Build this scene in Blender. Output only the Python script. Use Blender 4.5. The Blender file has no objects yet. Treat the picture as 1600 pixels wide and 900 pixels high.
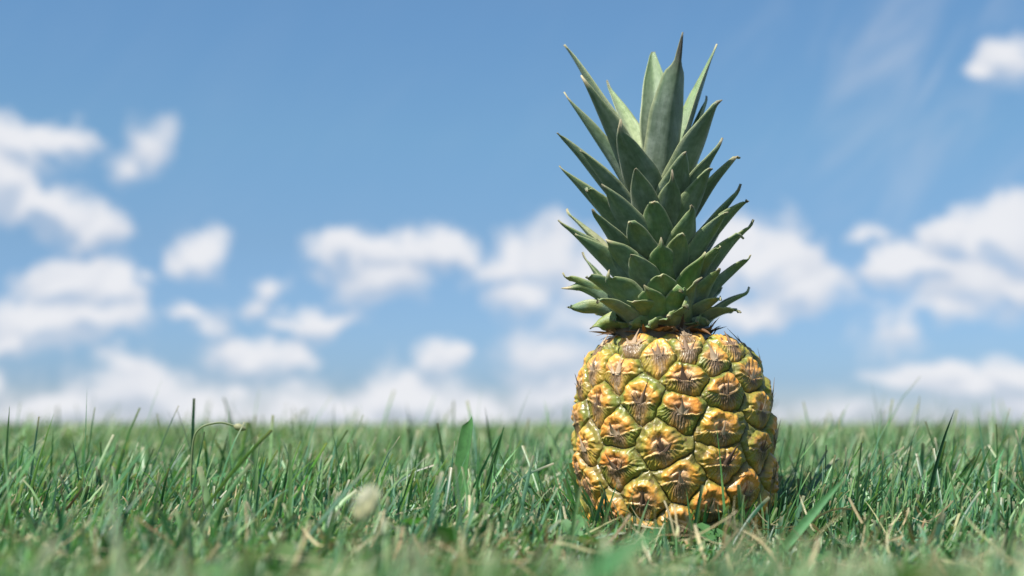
import bpy, math
import numpy as np
from mathutils import Vector

SC = bpy.context.scene
RNG = np.random.default_rng(7)

# ------------------------------------------------------------------ camera
LENS = 50.0
FPX = LENS / 36.0 * 1600.0
K = 0.0004                     # metres per photo pixel at the pineapple's axis
HOR = 662.0                    # photo row of the horizon
CAM_H = 0.0730
PITCH = math.atan((HOR - 450.0) / FPX)
CAM_D = K * FPX * math.cos(PITCH)

cam_data = bpy.data.cameras.new("camera")
cam = bpy.data.objects.new("camera", cam_data)
SC.collection.objects.link(cam)
cam.location = (0, -CAM_D, CAM_H)
cam.rotation_euler = (math.pi / 2 + PITCH, 0, 0)
cam_data.lens = LENS
cam_data.sensor_width = 36.0
cam_data.clip_start = 0.01
cam_data.clip_end = 5000
cam_data.dof.use_dof = True
cam_data.dof.focus_distance = CAM_D - 0.045
cam_data.dof.aperture_fstop = 6.3
SC.camera = cam
SC.render.resolution_x = 1024
SC.render.resolution_y = 576

SC.view_settings.view_transform = 'Standard'
SC.view_settings.look = 'None'
SC.view_settings.gamma = 1.0
SC.view_settings.use_curve_mapping = False
SC.view_settings.exposure = 0.75

SUN_EL = math.radians(58)
SUN_AZ = math.radians(-48)     # measured from "towards the camera", negative = left
to_sun = Vector((math.sin(SUN_AZ) * math.cos(SUN_EL), -math.cos(SUN_AZ) * math.cos(SUN_EL), math.sin(SUN_EL)))


def at(px, py, Y):
    """the point at depth y = Y that the photo pixel (px, py) looks at"""
    X = (px - 800.0) / FPX
    U = (450.0 - py) / FPX
    dy = math.cos(PITCH) - U * math.sin(PITCH)
    dz = math.sin(PITCH) + U * math.cos(PITCH)
    t = (Y + CAM_D) / dy
    return np.array([X * t, Y, CAM_H + dz * t])


# ------------------------------------------------------------------ world
world = bpy.data.worlds.new("World")
SC.world = world
world.use_nodes = True
wt = world.node_tree
wt.nodes.clear()


def wn(kind, **kw):
    n = wt.nodes.new(kind)
    for k, v in kw.items():
        setattr(n, k, v)
    return n


def wl(a, b):
    wt.links.new(a, b)


def wmath(op, a, b=None, c=None, clamp=False):
    n = wn('ShaderNodeMath', operation=op, use_clamp=clamp)
    for i, v in enumerate((a, b, c)):
        if v is None:
            continue
        if isinstance(v, (int, float)):
            n.inputs[i].default_value = v
        else:
            wl(v, n.inputs[i])
    return n.outputs[0]


sky = wn('ShaderNodeTexSky', sky_type='NISHITA')
sky.sun_disc = False
sky.sun_elevation = SUN_EL
sky.sun_rotation = math.atan2(to_sun.x, to_sun.y)
sky.altitude = 300
sky.air_density = 1.0
sky.dust_density = 0.6
sky.ozone_density = 1.6
SKY_STRENGTH = 0.11

geo = wn('ShaderNodeTexCoord')
sep = wn('ShaderNodeSeparateXYZ')
wl(geo.outputs['Generated'], sep.inputs[0])
az = wmath('ARCTAN2', sep.outputs[0], sep.outputs[1])
el = wmath('ARCSINE', sep.outputs[2])
comb = wn('ShaderNodeCombineXYZ')
wl(az, comb.inputs[0]); wl(el, comb.inputs[1])
base_co = comb.outputs[0]


def wnoise(co, scale, detail, rough, dist=0.0, lac=2.0):
    n = wn('ShaderNodeTexNoise')
    n.noise_dimensions = '3D'
    wl(co, n.inputs['Vector'])
    n.inputs['Scale'].default_value = scale
    n.inputs['Detail'].default_value = detail
    n.inputs['Roughness'].default_value = rough
    n.inputs['Lacunarity'].default_value = lac
    n.inputs['Distortion'].default_value = dist
    return n


def warp(co, scale, amp, detail):
    n = wnoise(co, scale, detail, 0.55)
    s = wn('ShaderNodeVectorMath', operation='SUBTRACT')
    wl(n.outputs['Color'], s.inputs[0]); s.inputs[1].default_value = (0.5, 0.5, 0.5)
    m = wn('ShaderNodeVectorMath', operation='MULTIPLY_ADD')
    wl(s.outputs[0], m.inputs[0]); m.inputs[1].default_value = (amp, amp * 0.8, 0); wl(co, m.inputs[2])
    return m.outputs[0]


co1 = warp(warp(base_co, 7.0, 0.06, 2.0), 26.0, 0.05, 5.0)

CLOUDS = [  # photo px: centre x, y, half-width, half-height, weight
    (20, 240, 95, 48, 1.0), (80, 232, 60, 34, 1.0), (-20, 290, 90, 60, 1.0), (60, 330, 105, 36, 1.0), (140, 352, 52, 38, .95),
    (240, 238, 34, 42, .5), (205, 270, 40, 20, .42),
    (105, 440, 70, 52, 1.1), (175, 455, 56, 50, 1.05), (95, 500, 100, 52, 1.1), (160, 500, 78, 42, 1.05), (35, 530, 52, 30, .9), (232, 432, 26, 14, .5),
    (314, 388, 44, 44, .88), (300, 408, 34, 26, .7),
    (430, 440, 34, 16, .42), (298, 486, 34, 20, .55), (395, 465, 44, 22, .45), (345, 500, 40, 20, .4),
    (512, 492, 68, 24, .8), (455, 500, 40, 16, .6),
    (550, 405, 62, 36, 1.0), (600, 430, 72, 44, .95), (690, 392, 52, 30, .9), (640, 398, 50, 30, .85), (590, 395, 60, 26, .9),
    (790, 412, 62, 42, .85), (812, 460, 68, 38, .8), (870, 405, 60, 60, .85), (866, 362, 34, 26, .6), (930, 430, 80, 50, .8),
    (400, 555, 95, 34, .8), (365, 545, 55, 26, .75), (470, 550, 50, 32, .7), (380, 605, 50, 16, .45),
    (105, 648, 85, 34, .95), (215, 622, 100, 50, .9), (300, 640, 90, 40, .85), (200, 585, 50, 30, .55),
    (688, 558, 28, 32, .8),
    (640, 622, 95, 42, 1.0), (560, 640, 110, 32, .85), (730, 640, 90, 34, .85), (470, 645, 70, 26, .7),
    (860, 560, 110, 60, .65), (860, 620, 120, 40, .7), (900, 500, 90, 50, .6),
    (5, 605, 34, 28, .75),
    (1215, 425, 66, 50, 1.0), (1250, 452, 76, 44, 1.0), (1165, 400, 60, 60, .9), (1165, 372, 36, 26, .8), (1190, 480, 80, 34, .8),
    (1490, 362, 68, 38, 1.05), (1565, 372, 78, 48, 1.05), (1425, 412, 90, 32, 1.0), (1500, 430, 84, 58, .95), (1470, 480, 74, 30, .7), (1570, 430, 70, 30, .8),
    (1505, 598, 120, 30, .98), (1470, 580, 60, 26, .9), (1570, 580, 70, 34, .95), (1590, 625, 80, 40, .55),
    (1580, 92, 42, 46, .9), (1556, 122, 44, 22, .85),
    (1395, 520, 44, 44, .5), (1340, 370, 34, 16, .45), 
    (420, 660, 600, 75, .50), (1250, 655, 420, 24, .32), (960, 600, 150, 70, .55),
]


def azel(px, py):
    X = (px - 800.0) / FPX
    U = (450.0 - py) / FPX
    d = np.array([X, math.cos(PITCH) - U * math.sin(PITCH), math.sin(PITCH) + U * math.cos(PITCH)])
    d /= np.linalg.norm(d)
    return math.atan2(d[0], d[1]), math.asin(d[2])




def cloud_field(co, dy):
    """density of the pictured cumulus, looked up dy radians higher"""
    dens_ = None
    for (px, py, rx, ry, w) in CLOUDS:
        a0, e0 = azel(px, py)
        ra, re = rx * 1.30 / FPX, ry * 1.30 / FPX
        m = wn('ShaderNodeVectorMath', operation='MULTIPLY_ADD')
        wl(co, m.inputs[0])
        m.inputs[1].default_value = (1 / ra, 1 / re, 0)
        m.inputs[2].default_value = (-a0 / ra, (dy - e0) / re, 0)
        ln = wn('ShaderNodeVectorMath', operation='LENGTH')
        wl(m.outputs[0], ln.inputs[0])
        v = wmath('MULTIPLY_ADD', ln.outputs['Value'], -w, w)
        dens_ = v if dens_ is None else wmath('SMOOTH_MAX', dens_, v, 0.12)
    return dens_


dens = cloud_field(co1, 0.0)
dens_up = cloud_field(co1, 20.0 / FPX)
topness = wmath('SUBTRACT', wmath('MAXIMUM', dens, -0.2), wmath('MAXIMUM', dens_up, -0.2))      # + on tops, - on bellies

# clouds all round the rest of the sky: the same kind of cumulus, from noise on the sphere
cov = wnoise(geo.outputs['Generated'], 3.2, 4.0, 0.55)
cov_v = wmath('MULTIPLY_ADD', cov.outputs['Fac'], 3.2, -1.75)
abs_az = wmath('ABSOLUTE', az)
outside = wmath('SMOOTHSTEP' if False else 'MULTIPLY_ADD', abs_az, 4.0, -1.75, clamp=True)       # 0 inside the pictured part of the sky
above = wmath('MULTIPLY_ADD', el, 4.0, -1.6, clamp=True)
rest = wmath('MAXIMUM', outside, above)
cov_v = wmath('ADD', cov_v, wmath('MULTIPLY_ADD', rest, 1.0, -1.0))
dens = wmath('MAXIMUM', dens, cov_v)

fb = wnoise(base_co, 24.0, 8.0, 0.6, 0.4)
d2 = wmath('ADD', dens, wmath('MULTIPLY_ADD', fb.outputs['Fac'], 1.3, -0.65))
mr = wn('ShaderNodeMapRange', interpolation_type='SMOOTHSTEP')
wl(d2, mr.inputs['Value'])
mr.inputs['From Min'].default_value = -0.02
mr.inputs['From Max'].default_value = 0.54
belly = wmath('MULTIPLY_ADD', topness, 1.1, 1.0, clamp=True)          # bellies thin out, tops stay crisp
alpha = wmath('MULTIPLY', mr.outputs[0], wmath('MULTIPLY', belly, 0.97))
# thin high streaks
rot_ = wn('ShaderNodeMapping'); wl(base_co, rot_.inputs['Vector'])
rot_.inputs['Rotation'].default_value = (0, 0, math.radians(-48))
str_ = wn('ShaderNodeMapping'); wl(rot_.outputs[0], str_.inputs['Vector']); str_.inputs['Scale'].default_value = (3.5, 12.0, 1)
ci_ = wnoise(str_.outputs[0], 2.2, 6.0, 0.6, 0.5)
cm_ = wn('ShaderNodeMapRange', interpolation_type='SMOOTHSTEP'); wl(ci_.outputs['Fac'], cm_.inputs['Value'])
cm_.inputs['From Min'].default_value = 0.42; cm_.inputs['From Max'].default_value = 0.80
ca0, ce0 = azel(1430, 120)
cx_ = wmath('MULTIPLY', wmath('ADD', az, -ca0), 6.5); cy_ = wmath('MULTIPLY', wmath('ADD', el, -ce0), 7.0)
cr_ = wmath('SUBTRACT', 1.0, wmath('SQRT', wmath('ADD', wmath('MULTIPLY', cx_, cx_), wmath('MULTIPLY', cy_, cy_))), clamp=True)
cirrus = wmath('MULTIPLY', wmath('MULTIPLY', cm_.outputs[0], 0.5), wmath('MAXIMUM', cr_, 0.06))
alpha = wmath('MAXIMUM', alpha, cirrus)

# cloud tone: thick parts bright, thin parts and bellies greyer
tone = wnoise(base_co, 13.0, 3.0, 0.5)
tv = wmath('ADD', wmath('MULTIPLY_ADD', topness, 0.9, 0.30), wmath('MULTIPLY_ADD', tone.outputs['Fac'], 0.9, -0.45))
tv = wmath('ADD', tv, wmath('MULTIPLY', dens, 0.15))
tmr = wn('ShaderNodeMapRange', interpolation_type='SMOOTHSTEP')
wl(tv, tmr.inputs['Value'])
tmr.inputs['From Min'].default_value = -0.1
tmr.inputs['From Max'].default_value = 0.75
cloudc = wn('ShaderNodeMix', data_type='RGBA')
wl(tmr.outputs[0], cloudc.inputs['Factor'])
S = 1.0 / SKY_STRENGTH
cloudc.inputs['A'].default_value = (0.340 * S, 0.376 * S, 0.442 * S, 1)
cloudc.inputs['B'].default_value = (0.505 * S, 0.512 * S, 0.535 * S, 1)

# clear-sky colour balance of the picture
tint = wn('ShaderNodeMix', data_type='RGBA', blend_type='MULTIPLY')
tint.inputs['Factor'].default_value = 1.0
wl(sky.outputs[0], tint.inputs['A'])
tramp = wn('ShaderNodeValToRGB')
tramp.color_ramp.elements[0].position = 0.0
tramp.color_ramp.elements[0].color = (0.50, 0.56, 0.76, 1)
tramp.color_ramp.elements[1].position = 0.7
tramp.color_ramp.elements[1].color = (0.676, 0.766, 0.829, 1)
for pos_, c_ in ((0.03, (0.302, 0.424, 0.676)), (0.126, (0.379, 0.482, 0.595)), (0.20, (0.437, 0.581, 0.644)), (0.28, (0.460, 0.622, 0.698))):
    e_ = tramp.color_ramp.elements.new(pos_); e_.color = (*c_, 1)
wl(el, tramp.inputs[0])
wl(tramp.outputs[0], tint.inputs['B'])

mixc = wn('ShaderNodeMix', data_type='RGBA')
wl(alpha, mixc.inputs['Factor'])
wl(tint.outputs['Result'], mixc.inputs['A'])
wl(cloudc.outputs['Result'], mixc.inputs['B'])
bg = wn('ShaderNodeBackground')
bg.inputs['Strength'].default_value = SKY_STRENGTH
wl(mixc.outputs['Result'], bg.inputs['Color'])
wo = wn('ShaderNodeOutputWorld')
wl(bg.outputs[0], wo.inputs['Surface'])

# ------------------------------------------------------------------ sun
sun_data = bpy.data.lights.new("sun", 'SUN')
sun_data.energy = 5.0
sun_data.angle = math.radians(0.53)
sun_data.color = (1.0, 0.955, 0.88)
sun = bpy.data.objects.new("sun", sun_data)
SC.collection.objects.link(sun)
sun.rotation_euler = to_sun.to_track_quat('Z', 'Y').to_euler()
sun.location = tuple(to_sun * 5)

# ------------------------------------------------------------------ helpers


def link(o):
    SC.collection.objects.link(o)
    return o


def tag(o, label=None, cat=None, group=None, kind=None):
    if label: o["label"] = label
    if cat: o["category"] = cat
    if group: o["group"] = group
    if kind: o["kind"] = kind
    return o


def mesh_obj(name, verts, faces, mat, parent=None, col=None, uv=None, smooth=True, extra=None):
    """verts (n,3); faces: (m,4) or (m,3) int array, or list of such arrays"""
    me = bpy.data.meshes.new(name)
    verts = np.asarray(verts, dtype=np.float32)
    if not isinstance(faces, list):
        faces = [faces]
    faces = [np.asarray(f, dtype=np.int32) for f in faces if len(f)]
    loops = np.concatenate([f.ravel() for f in faces])
    tot = np.concatenate([np.full(len(f), f.shape[1], dtype=np.int32) for f in faces])
    start = np.concatenate([[0], np.cumsum(tot)[:-1]]).astype(np.int32)
    me.vertices.add(len(verts)); me.vertices.foreach_set("co", verts.ravel())
    me.loops.add(len(loops)); me.loops.foreach_set("vertex_index", loops)
    me.polygons.add(len(tot)); me.polygons.foreach_set("loop_start", start)
    try:
        me.polygons.foreach_set("loop_total", tot)
    except Exception:
        pass
    me.polygons.foreach_set("use_smooth", np.full(len(tot), smooth, dtype=bool))
    me.update(calc_edges=True)
    if col is not None:
        a = me.attributes.new("Col", 'FLOAT_COLOR', 'POINT')
        c4 = np.ones((len(verts), 4), dtype=np.float32); c4[:, :3] = col
        a.data.foreach_set("color", c4.ravel())
    if uv is not None:
        a = me.attributes.new("st", 'FLOAT_VECTOR', 'POINT')
        a.data.foreach_set("vector", np.asarray(uv, dtype=np.float32).ravel())
    me.materials.append(mat)
    o = bpy.data.objects.new(name, me)
    link(o)
    if parent is not None:
        o.parent = parent
    return o


def grid_faces(nu, nv, wrap=False):
    """vertex index = j*nu + i"""
    i = np.arange(nu if wrap else nu - 1)
    j = np.arange(nv - 1)
    I, J = np.meshgrid(i, j)
    I = I.ravel(); J = J.ravel(); I2 = (I + 1) % nu
    return np.stack([J * nu + I, J * nu + I2, (J + 1) * nu + I2, (J + 1) * nu + I], 1)


def sstep(x, a, b):
    t = np.clip((x - a) / (b - a), 0, 1)
    return t * t * (3 - 2 * t)


def _hash(ix, iy, iz, seed):
    h = (ix.astype(np.int64) * 374761393 + iy.astype(np.int64) * 668265263 + iz.astype(np.int64) * 2147483647 + seed * 974711) & 0xffffffff
    h = ((h ^ (h >> 13)) * 1274126177) & 0xffffffff
    h = (h ^ (h >> 16)) & 0xffffffff
    return h.astype(np.float64) / 4294967295.0


def vnoise(p, seed=0):
    """value noise in -1..1, p (n,3)"""
    f = np.floor(p); i = f.astype(np.int64); t = p - f
    t = t * t * t * (t * (t * 6 - 15) + 10)
    out = 0
    for dx in (0, 1):
        wx = t[:, 0] if dx else 1 - t[:, 0]
        for dy in (0, 1):
            wy = t[:, 1] if dy else 1 - t[:, 1]
            for dz in (0, 1):
                wz = t[:, 2] if dz else 1 - t[:, 2]
                out = out + wx * wy * wz * _hash(i[:, 0] + dx, i[:, 1] + dy, i[:, 2] + dz, seed)
    return out * 2 - 1


def fbm(p, octv=3, seed=0):
    s = 0; a = 1.0; tot = 0
    for o in range(octv):
        s = s + a * vnoise(p * (2.03 ** o), seed + o * 17); tot += a; a *= 0.5
    return s / tot


class NT:
    """small material-node helper"""
    def __init__(self, name):
        self.m = bpy.data.materials.new(name); self.m.use_nodes = True
        self.t = self.m.node_tree; self.t.nodes.clear()
        self.out = self.n('ShaderNodeOutputMaterial')

    def n(self, kind, **kw):
        x = self.t.nodes.new(kind)
        for k, v in kw.items(): setattr(x, k, v)
        return x

    def l(self, a, b): self.t.links.new(a, b)

    def attr(self, name):
        a = self.n('ShaderNodeAttribute'); a.attribute_name = name; return a

    def noise(self, vec, scale, detail=3, rough=.55):
        x = self.n('ShaderNodeTexNoise')
        x.inputs['Scale'].default_value = scale; x.inputs['Detail'].default_value = detail; x.inputs['Roughness'].default_value = rough
        if vec is not None: self.l(vec, x.inputs['Vector'])
        return x

    def mapped(self, vec, scale):
        x = self.n('ShaderNodeMapping'); x.inputs['Scale'].default_value = scale; self.l(vec, x.inputs['Vector']); return x.outputs[0]

    def ramp(self, fac, stops):
        r = self.n('ShaderNodeValToRGB'); e = r.color_ramp.elements
        while len(e) < len(stops): e.new(0.5)
        for q, (p, c) in zip(e, stops):
            q.position = p; q.color = (*c, 1) if len(c) == 3 else c
        self.l(fac, r.inputs[0]); return r.outputs[0]

    def mix(self, fac, a, b, mode='MIX'):
        x = self.n('ShaderNodeMix', data_type='RGBA', blend_type=mode)
        for s, v in (('Factor', fac), ('A', a), ('B', b)):
            if isinstance(v, (int, float)): x.inputs[s].default_value = v
            elif isinstance(v, tuple): x.inputs[s].default_value = (*v, 1)
            else: self.l(v, x.inputs[s])
        return x.outputs['Result']

    def bump(self, h, strength, dist):
        x = self.n('ShaderNodeBump'); x.inputs['Strength'].default_value = strength; x.inputs['Distance'].default_value = dist
        self.l(h, x.inputs['Height']); return x.outputs[0]


def leafy_material(name, rough=0.45, spec=0.5, trans=0.35, tcol=(1.0, 1.25, 0.45)):
    """thin leaves: colour attribute, gloss and some light coming through"""
    k = NT(name)
    c = k.attr("Col")
    nz = k.noise(k.n('ShaderNodeTexCoord').outputs['Object'], 260, 3)
    col = k.mix(1.0, c.outputs['Color'], k.ramp(nz.outputs['Fac'], [(0.25, (0.78, 0.78, 0.78)), (0.75, (1.2, 1.2, 1.2))]), 'MULTIPLY')
    p = k.n('ShaderNodeBsdfPrincipled')
    k.l(col, p.inputs['Base Color']); p.inputs['Roughness'].default_value = rough
    p.inputs['Specular IOR Level'].default_value = spec
    t = k.n('ShaderNodeBsdfTranslucent')
    k.l(k.mix(1.0, col, tcol, 'MULTIPLY'), t.inputs['Color'])
    m = k.n('ShaderNodeMixShader'); m.inputs[0].default_value = trans
    k.l(p.outputs[0], m.inputs[1]); k.l(t.outputs[0], m.inputs[2])
    k.l(m.outputs[0], k.out.inputs['Surface'])
    return k.m


M_GRASS = leafy_material("grass blade", 0.40, 0.5, 0.38)
M_STRAW = leafy_material("dry straw", 0.6, 0.3, 0.2, (1, .9, .7))
M_CLOVER = leafy_material("clover leaf", 0.5, 0.4, 0.35)

# ground: soil and old thatch
kg = NT("ground soil")
oc = kg.n('ShaderNodeTexCoord').outputs['Object']
n1 = kg.noise(oc, 60, 6, .65); n2 = kg.noise(oc, 420, 3)
gc = kg.ramp(n1.outputs['Fac'], [(0.3, (0.022, 0.028, 0.012)), (0.5, (0.045, 0.055, 0.022)), (0.62, (0.10, 0.085, 0.045)), (0.75, (0.035, 0.05, 0.02))])
gc = kg.mix(0.6, gc, kg.ramp(n2.outputs['Fac'], [(0.3, (0.5, 0.5, 0.5)), (0.7, (1.4, 1.4, 1.4))]), 'MULTIPLY')
cd = kg.n('ShaderNodeVectorMath', operation='LENGTH'); kg.l(oc, cd.inputs[0])
dm = kg.n('ShaderNodeMapRange'); kg.l(cd.outputs['Value'], dm.inputs['Value']); dm.inputs['From Min'].default_value = 8; dm.inputs['From Max'].default_value = 40
gc = kg.mix(dm.outputs[0], gc, (0.075, 0.115, 0.055))
pg = kg.n('ShaderNodeBsdfPrincipled'); kg.l(gc, pg.inputs['Base Color']); pg.inputs['Roughness'].default_value = 0.9
kg.l(kg.bump(n2.outputs['Fac'], 0.7, 0.004), pg.inputs['Normal'])
kg.l(pg.outputs[0], kg.out.inputs['Surface'])

# ------------------------------------------------------------------ ground


def ground_z(x, y):
    p = np.stack([x * 3.0, y * 3.0, np.zeros_like(x)], 1)
    return 0.006 * fbm(p, 2, 5) * sstep(np.hypot(x - 0.1, y), 0.1, 0.5)


rr = np.concatenate([np.linspace(0, 1.5, 60), np.geomspace(1.6, 900, 50)])
na = 96
A, R_ = np.meshgrid(np.linspace(0, 2 * np.pi, na, endpoint=False), rr)
gx = (R_ * np.cos(A)).ravel(); gy = (R_ * np.sin(A)).ravel() - 0.2
gz = ground_z(gx, gy) * np.clip(4 / np.maximum(R_.ravel(), 4), 0, 1)
ground = mesh_obj("ground", np.stack([gx, gy, gz], 1), grid_faces(na, len(rr), True), kg.m)
tag(ground, "soil and old thatch under the lawn", "ground", kind="structure")

# ------------------------------------------------------------------ pineapple fruit
XC = 1055.0
root_loc = at(XC, 843, 0.0); root_loc[2] = 0.0
pine = link(bpy.data.objects.new("pineapple", None))
pine.location = tuple(root_loc)
pine.empty_display_size = 0.05
tag(pine, "ripe yellow pineapple with a tall grey green crown standing upright on the lawn", "pineapple")
ROOT = root_loc

# silhouette: photo row, half-width in px
PROF = [(526, 0), (526.5, 25), (528, 50), (531, 74), (536, 97), (543, 115), (553, 130), (570, 142), (592, 150), (620, 156), (655, 160), (700, 160.5), (745, 159), (790, 154),
        (820, 146), (838, 133), (848, 112), (853, 80), (855, 40), (855.5, 0)]
pr = np.array(PROF, float)
pz = np.array([at(XC, y, 0)[2] for y in pr[:, 0]]); prr = np.maximum(pr[:, 1] * K - 0.0054 * sstep(pr[:, 1], 0, 90), 0)
# smooth resample by arc length
arc = np.concatenate([[0], np.cumsum(np.hypot(np.diff(pz), np.diff(prr)))])
vv = np.linspace(0, arc[-1], 2000)
zz = np.interp(vv, arc, pz); rv = np.interp(vv, arc, prr)
ker = np.hanning(121); ker /= ker.sum()
zz = np.convolve(np.pad(zz, 60, mode='edge'), ker, 'valid'); rv = np.convolve(np.pad(rv, 60, mode='reflect', reflect_type='odd'), ker, 'valid'); rv = np.maximum(rv, 0)
arc2 = np.concatenate([[0], np.cumsum(np.hypot(np.diff(zz), np.diff(rv)))])
VT = arc2[-1]


def prof(v):
    return np.interp(v, arc2, rv), np.interp(v, arc2, zz)


def v_of_z(z):
    return np.interp(-z, -zz, arc2)


TILT = 0.018        # axis leans a little to the left going up


def axis_x(z):
    return -TILT * (z - 0.06)


EYES_PX = [(989, 544), (1030, 556), (1073, 548), (1143, 545), (1115, 562), (967, 582), (1071, 594), (930, 578), (1173, 588),
           (936, 630), (1001, 626), (1134, 614), (906, 604), (1064, 642), (1189, 640), (963, 674), (1129, 672), (1036, 700), (915, 700), (903, 655),
           (964, 728), (1131, 722), (1189, 702), (920, 760), (1063, 750), (1004, 782), (1166, 766), (1113, 792), (1206, 745), (955, 806), (1062, 822), (905, 735)]
fixed = []
for (x, y) in EYES_PX:
    Y = -0.05
    for _ in range(12):
        p = at(x, y, Y)
        r = float(prof(v_of_z(p[2]))[0]) + 0.002
        sx = np.clip((p[0] - ROOT[0] - axis_x(p[2])) / r, -0.985, 0.985)
        th = math.asin(sx)
        Y = -r * math.cos(th)
    fixed.append((th, float(v_of_z(p[2]))))
fixed = np.array(fixed)


def surf_d2(ths, vs, ps):
    """squared surface distance (n,m) between samples and points"""
    r = prof(vs)[0][:, None]
    dth = (ths[:, None] - ps[None, :, 0] + np.pi) % (2 * np.pi) - np.pi
    return (r * dth) ** 2 + ((vs[:, None] - ps[None, :, 1]) * 1.12) ** 2


# fill the rest of the skin with eyes at the same spacing, relaxed
rng = np.random.default_rng(21)
V0, V1 = 0.030, VT - 0.045
ns = 9000
smp_v = rng.uniform(V0, V1, ns * 3); keep = rng.uniform(0, 1, ns * 3) < prof(smp_v)[0] / rv.max()
smp_v = smp_v[keep][:ns]; smp_t = rng.uniform(-np.pi, np.pi, len(smp_v))
pts = fixed.copy()
while True:
    d = surf_d2(smp_t, smp_v, pts).min(1)
    i = int(np.argmax(d))
    if d[i] < 0.0215 ** 2 or len(pts) > 96:
        break
    pts = np.vstack([pts, [smp_t[i], smp_v[i]]])
nf = len(fixed)
for it in range(25):
    lab = surf_d2(smp_t, smp_v, pts).argmin(1)
    for q in range(nf, len(pts)):
        m = lab == q
        if m.sum() < 3: continue
        dth = (smp_t[m] - pts[q, 0] + np.pi) % (2 * np.pi) - np.pi
        pts[q, 0] += 0.7 * dth.mean(); pts[q, 1] += 0.7 * (smp_v[m].mean() - pts[q, 1])
EYES = pts
NE = len(EYES)

NU, NV = 1500, 540
th = np.linspace(-np.pi, np.pi, NU, endpoint=False) + np.pi      # seam at the back
vgrid = np.linspace(0.0, VT, NV)
TH, VG = np.meshgrid(th, vgrid)
TH = TH.ravel(); VG = VG.ravel()
RV, ZV = prof(VG)
P3 = np.stack([RV * np.sin(TH), -RV * np.cos(TH), ZV], 1)
# warped lookup so that the cells are uneven
wa = fbm(P3 * 70, 2, 3) * 0.0017 + vnoise(P3 * 330, 4) * 0.0006; wb = fbm(P3 * 70, 2, 33) * 0.0017 + vnoise(P3 * 330, 34) * 0.0006
best = np.full(len(TH), -1); S_ = np.zeros(len(TH)); T_ = np.zeros(len(TH)); E_ = np.zeros(len(TH))
CH = 40000
rsafe = np.maximum(RV, 0.01)
for c0 in range(0, len(TH), CH):
    sl = slice(c0, min(c0 + CH, len(TH)))
    dth = (TH[sl, None] - EYES[None, :, 0] + np.pi) % (2 * np.pi) - np.pi
    ds = rsafe[sl, None] * dth + wa[sl, None]
    dt = (EYES[None, :, 1] - VG[sl, None]) * 1.0 + wb[sl, None]     # up positive
    lo_ = np.clip(-dt / 0.012, 0, 1.3)
    dd = (ds * (1 + 0.75 * lo_ ** 1.2 * 0.75)) ** 2 + np.where(dt > 0, dt * 1.02, dt * 0.98) ** 2
    o = np.argpartition(dd, 4, axis=1)[:, :4]
    ddo = np.take_along_axis(dd, o, 1)
    srt = np.argsort(ddo, 1); o = np.take_along_axis(o, srt, 1); ddo = np.take_along_axis(ddo, srt, 1)
    n = np.arange(o.shape[0])
    b = o[:, 0]
    best[sl] = b; S_[sl] = ds[n, b]; T_[sl] = dt[n, b]
    e = (np.sqrt(ddo[:, 1]) - np.sqrt(ddo[:, 0])) * 0.56
    E_[sl] = e
# local eye coordinates, millimetres
er = np.random.default_rng(5)
e_rot = er.normal(0, 0.13, NE); e_r1 = er.uniform(0, 1, NE); e_r2 = er.uniform(0, 1, NE); e_r3 = er.uniform(0, 1, NE); e_r4 = er.uniform(0, 1, NE)
rot = e_rot[best]
s = (S_ * np.cos(rot) - T_ * np.sin(rot)) * 1000
t = (S_ * np.sin(rot) + T_ * np.cos(rot)) * 1000
e = E_ * 1000
r1, r2, r3, r4 = e_r1[best], e_r2[best], e_r3[best], e_r4[best]
P_id = np.stack([s * 0.1, t * 0.1, best * 7.3], 1)
nA = fbm(P_id * 3.2, 3, 11); nB = fbm(P_id * 8.0, 2, 12); nC = fbm(P_id * 1.3, 2, 13)
t = t + 0.9 * nC
ang = np.arctan2(t, s); rho = np.hypot(s, t)

amp1, amp2, amp3 = 0.6 + 0.8 * r1, 0.6 + 0.8 * r3, 0.5 + 1.0 * r4
pil = 1 - np.exp(-np.clip(e, 0, None) / 1.7)
pleat = np.cos(ang * (13 + np.round(5 * r4)) + 9 * r3 + 3.2 * nC + 0.8 * nA) * np.clip(0.55 + 1.0 * fbm(P_id * 1.9 + 5, 2, 19), 0.05, 1.2)
Rl = 12.4 + 1.5 * (r2 - .5) + 0.50 * pleat + 0.9 * nC          # scalloped outline of the upper lobe
tc = t - 0.6
rho_l = np.hypot(s * 0.98, tc)
dome = np.clip(1 - (rho_l / Rl) ** 5, 0, 1) ** 0.6
up0 = sstep(t, -2.2, -0.6)
h = (3.9 * pil * (0.38 + 0.62 * dome)) * up0 + 3.5 * pil * (1 - up0) - 1.1 * np.exp(-np.clip(e, 0, None) / 0.7) + 0.19 * np.clip(t, -11, 0) + 0.05 * np.clip(t, 0, 9)
lipt = -1.4 + (-0.012 + 0.055 * r2) * s * s - 0.0010 * np.abs(s) ** 3 * (0.3 + r2) + 1.0 * (r3 - .5) + 0.10 * s * (r4 - .5) + 0.6 * nC
up = sstep(t - lipt, -0.25, 0.7)
low = 1 - up
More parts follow.
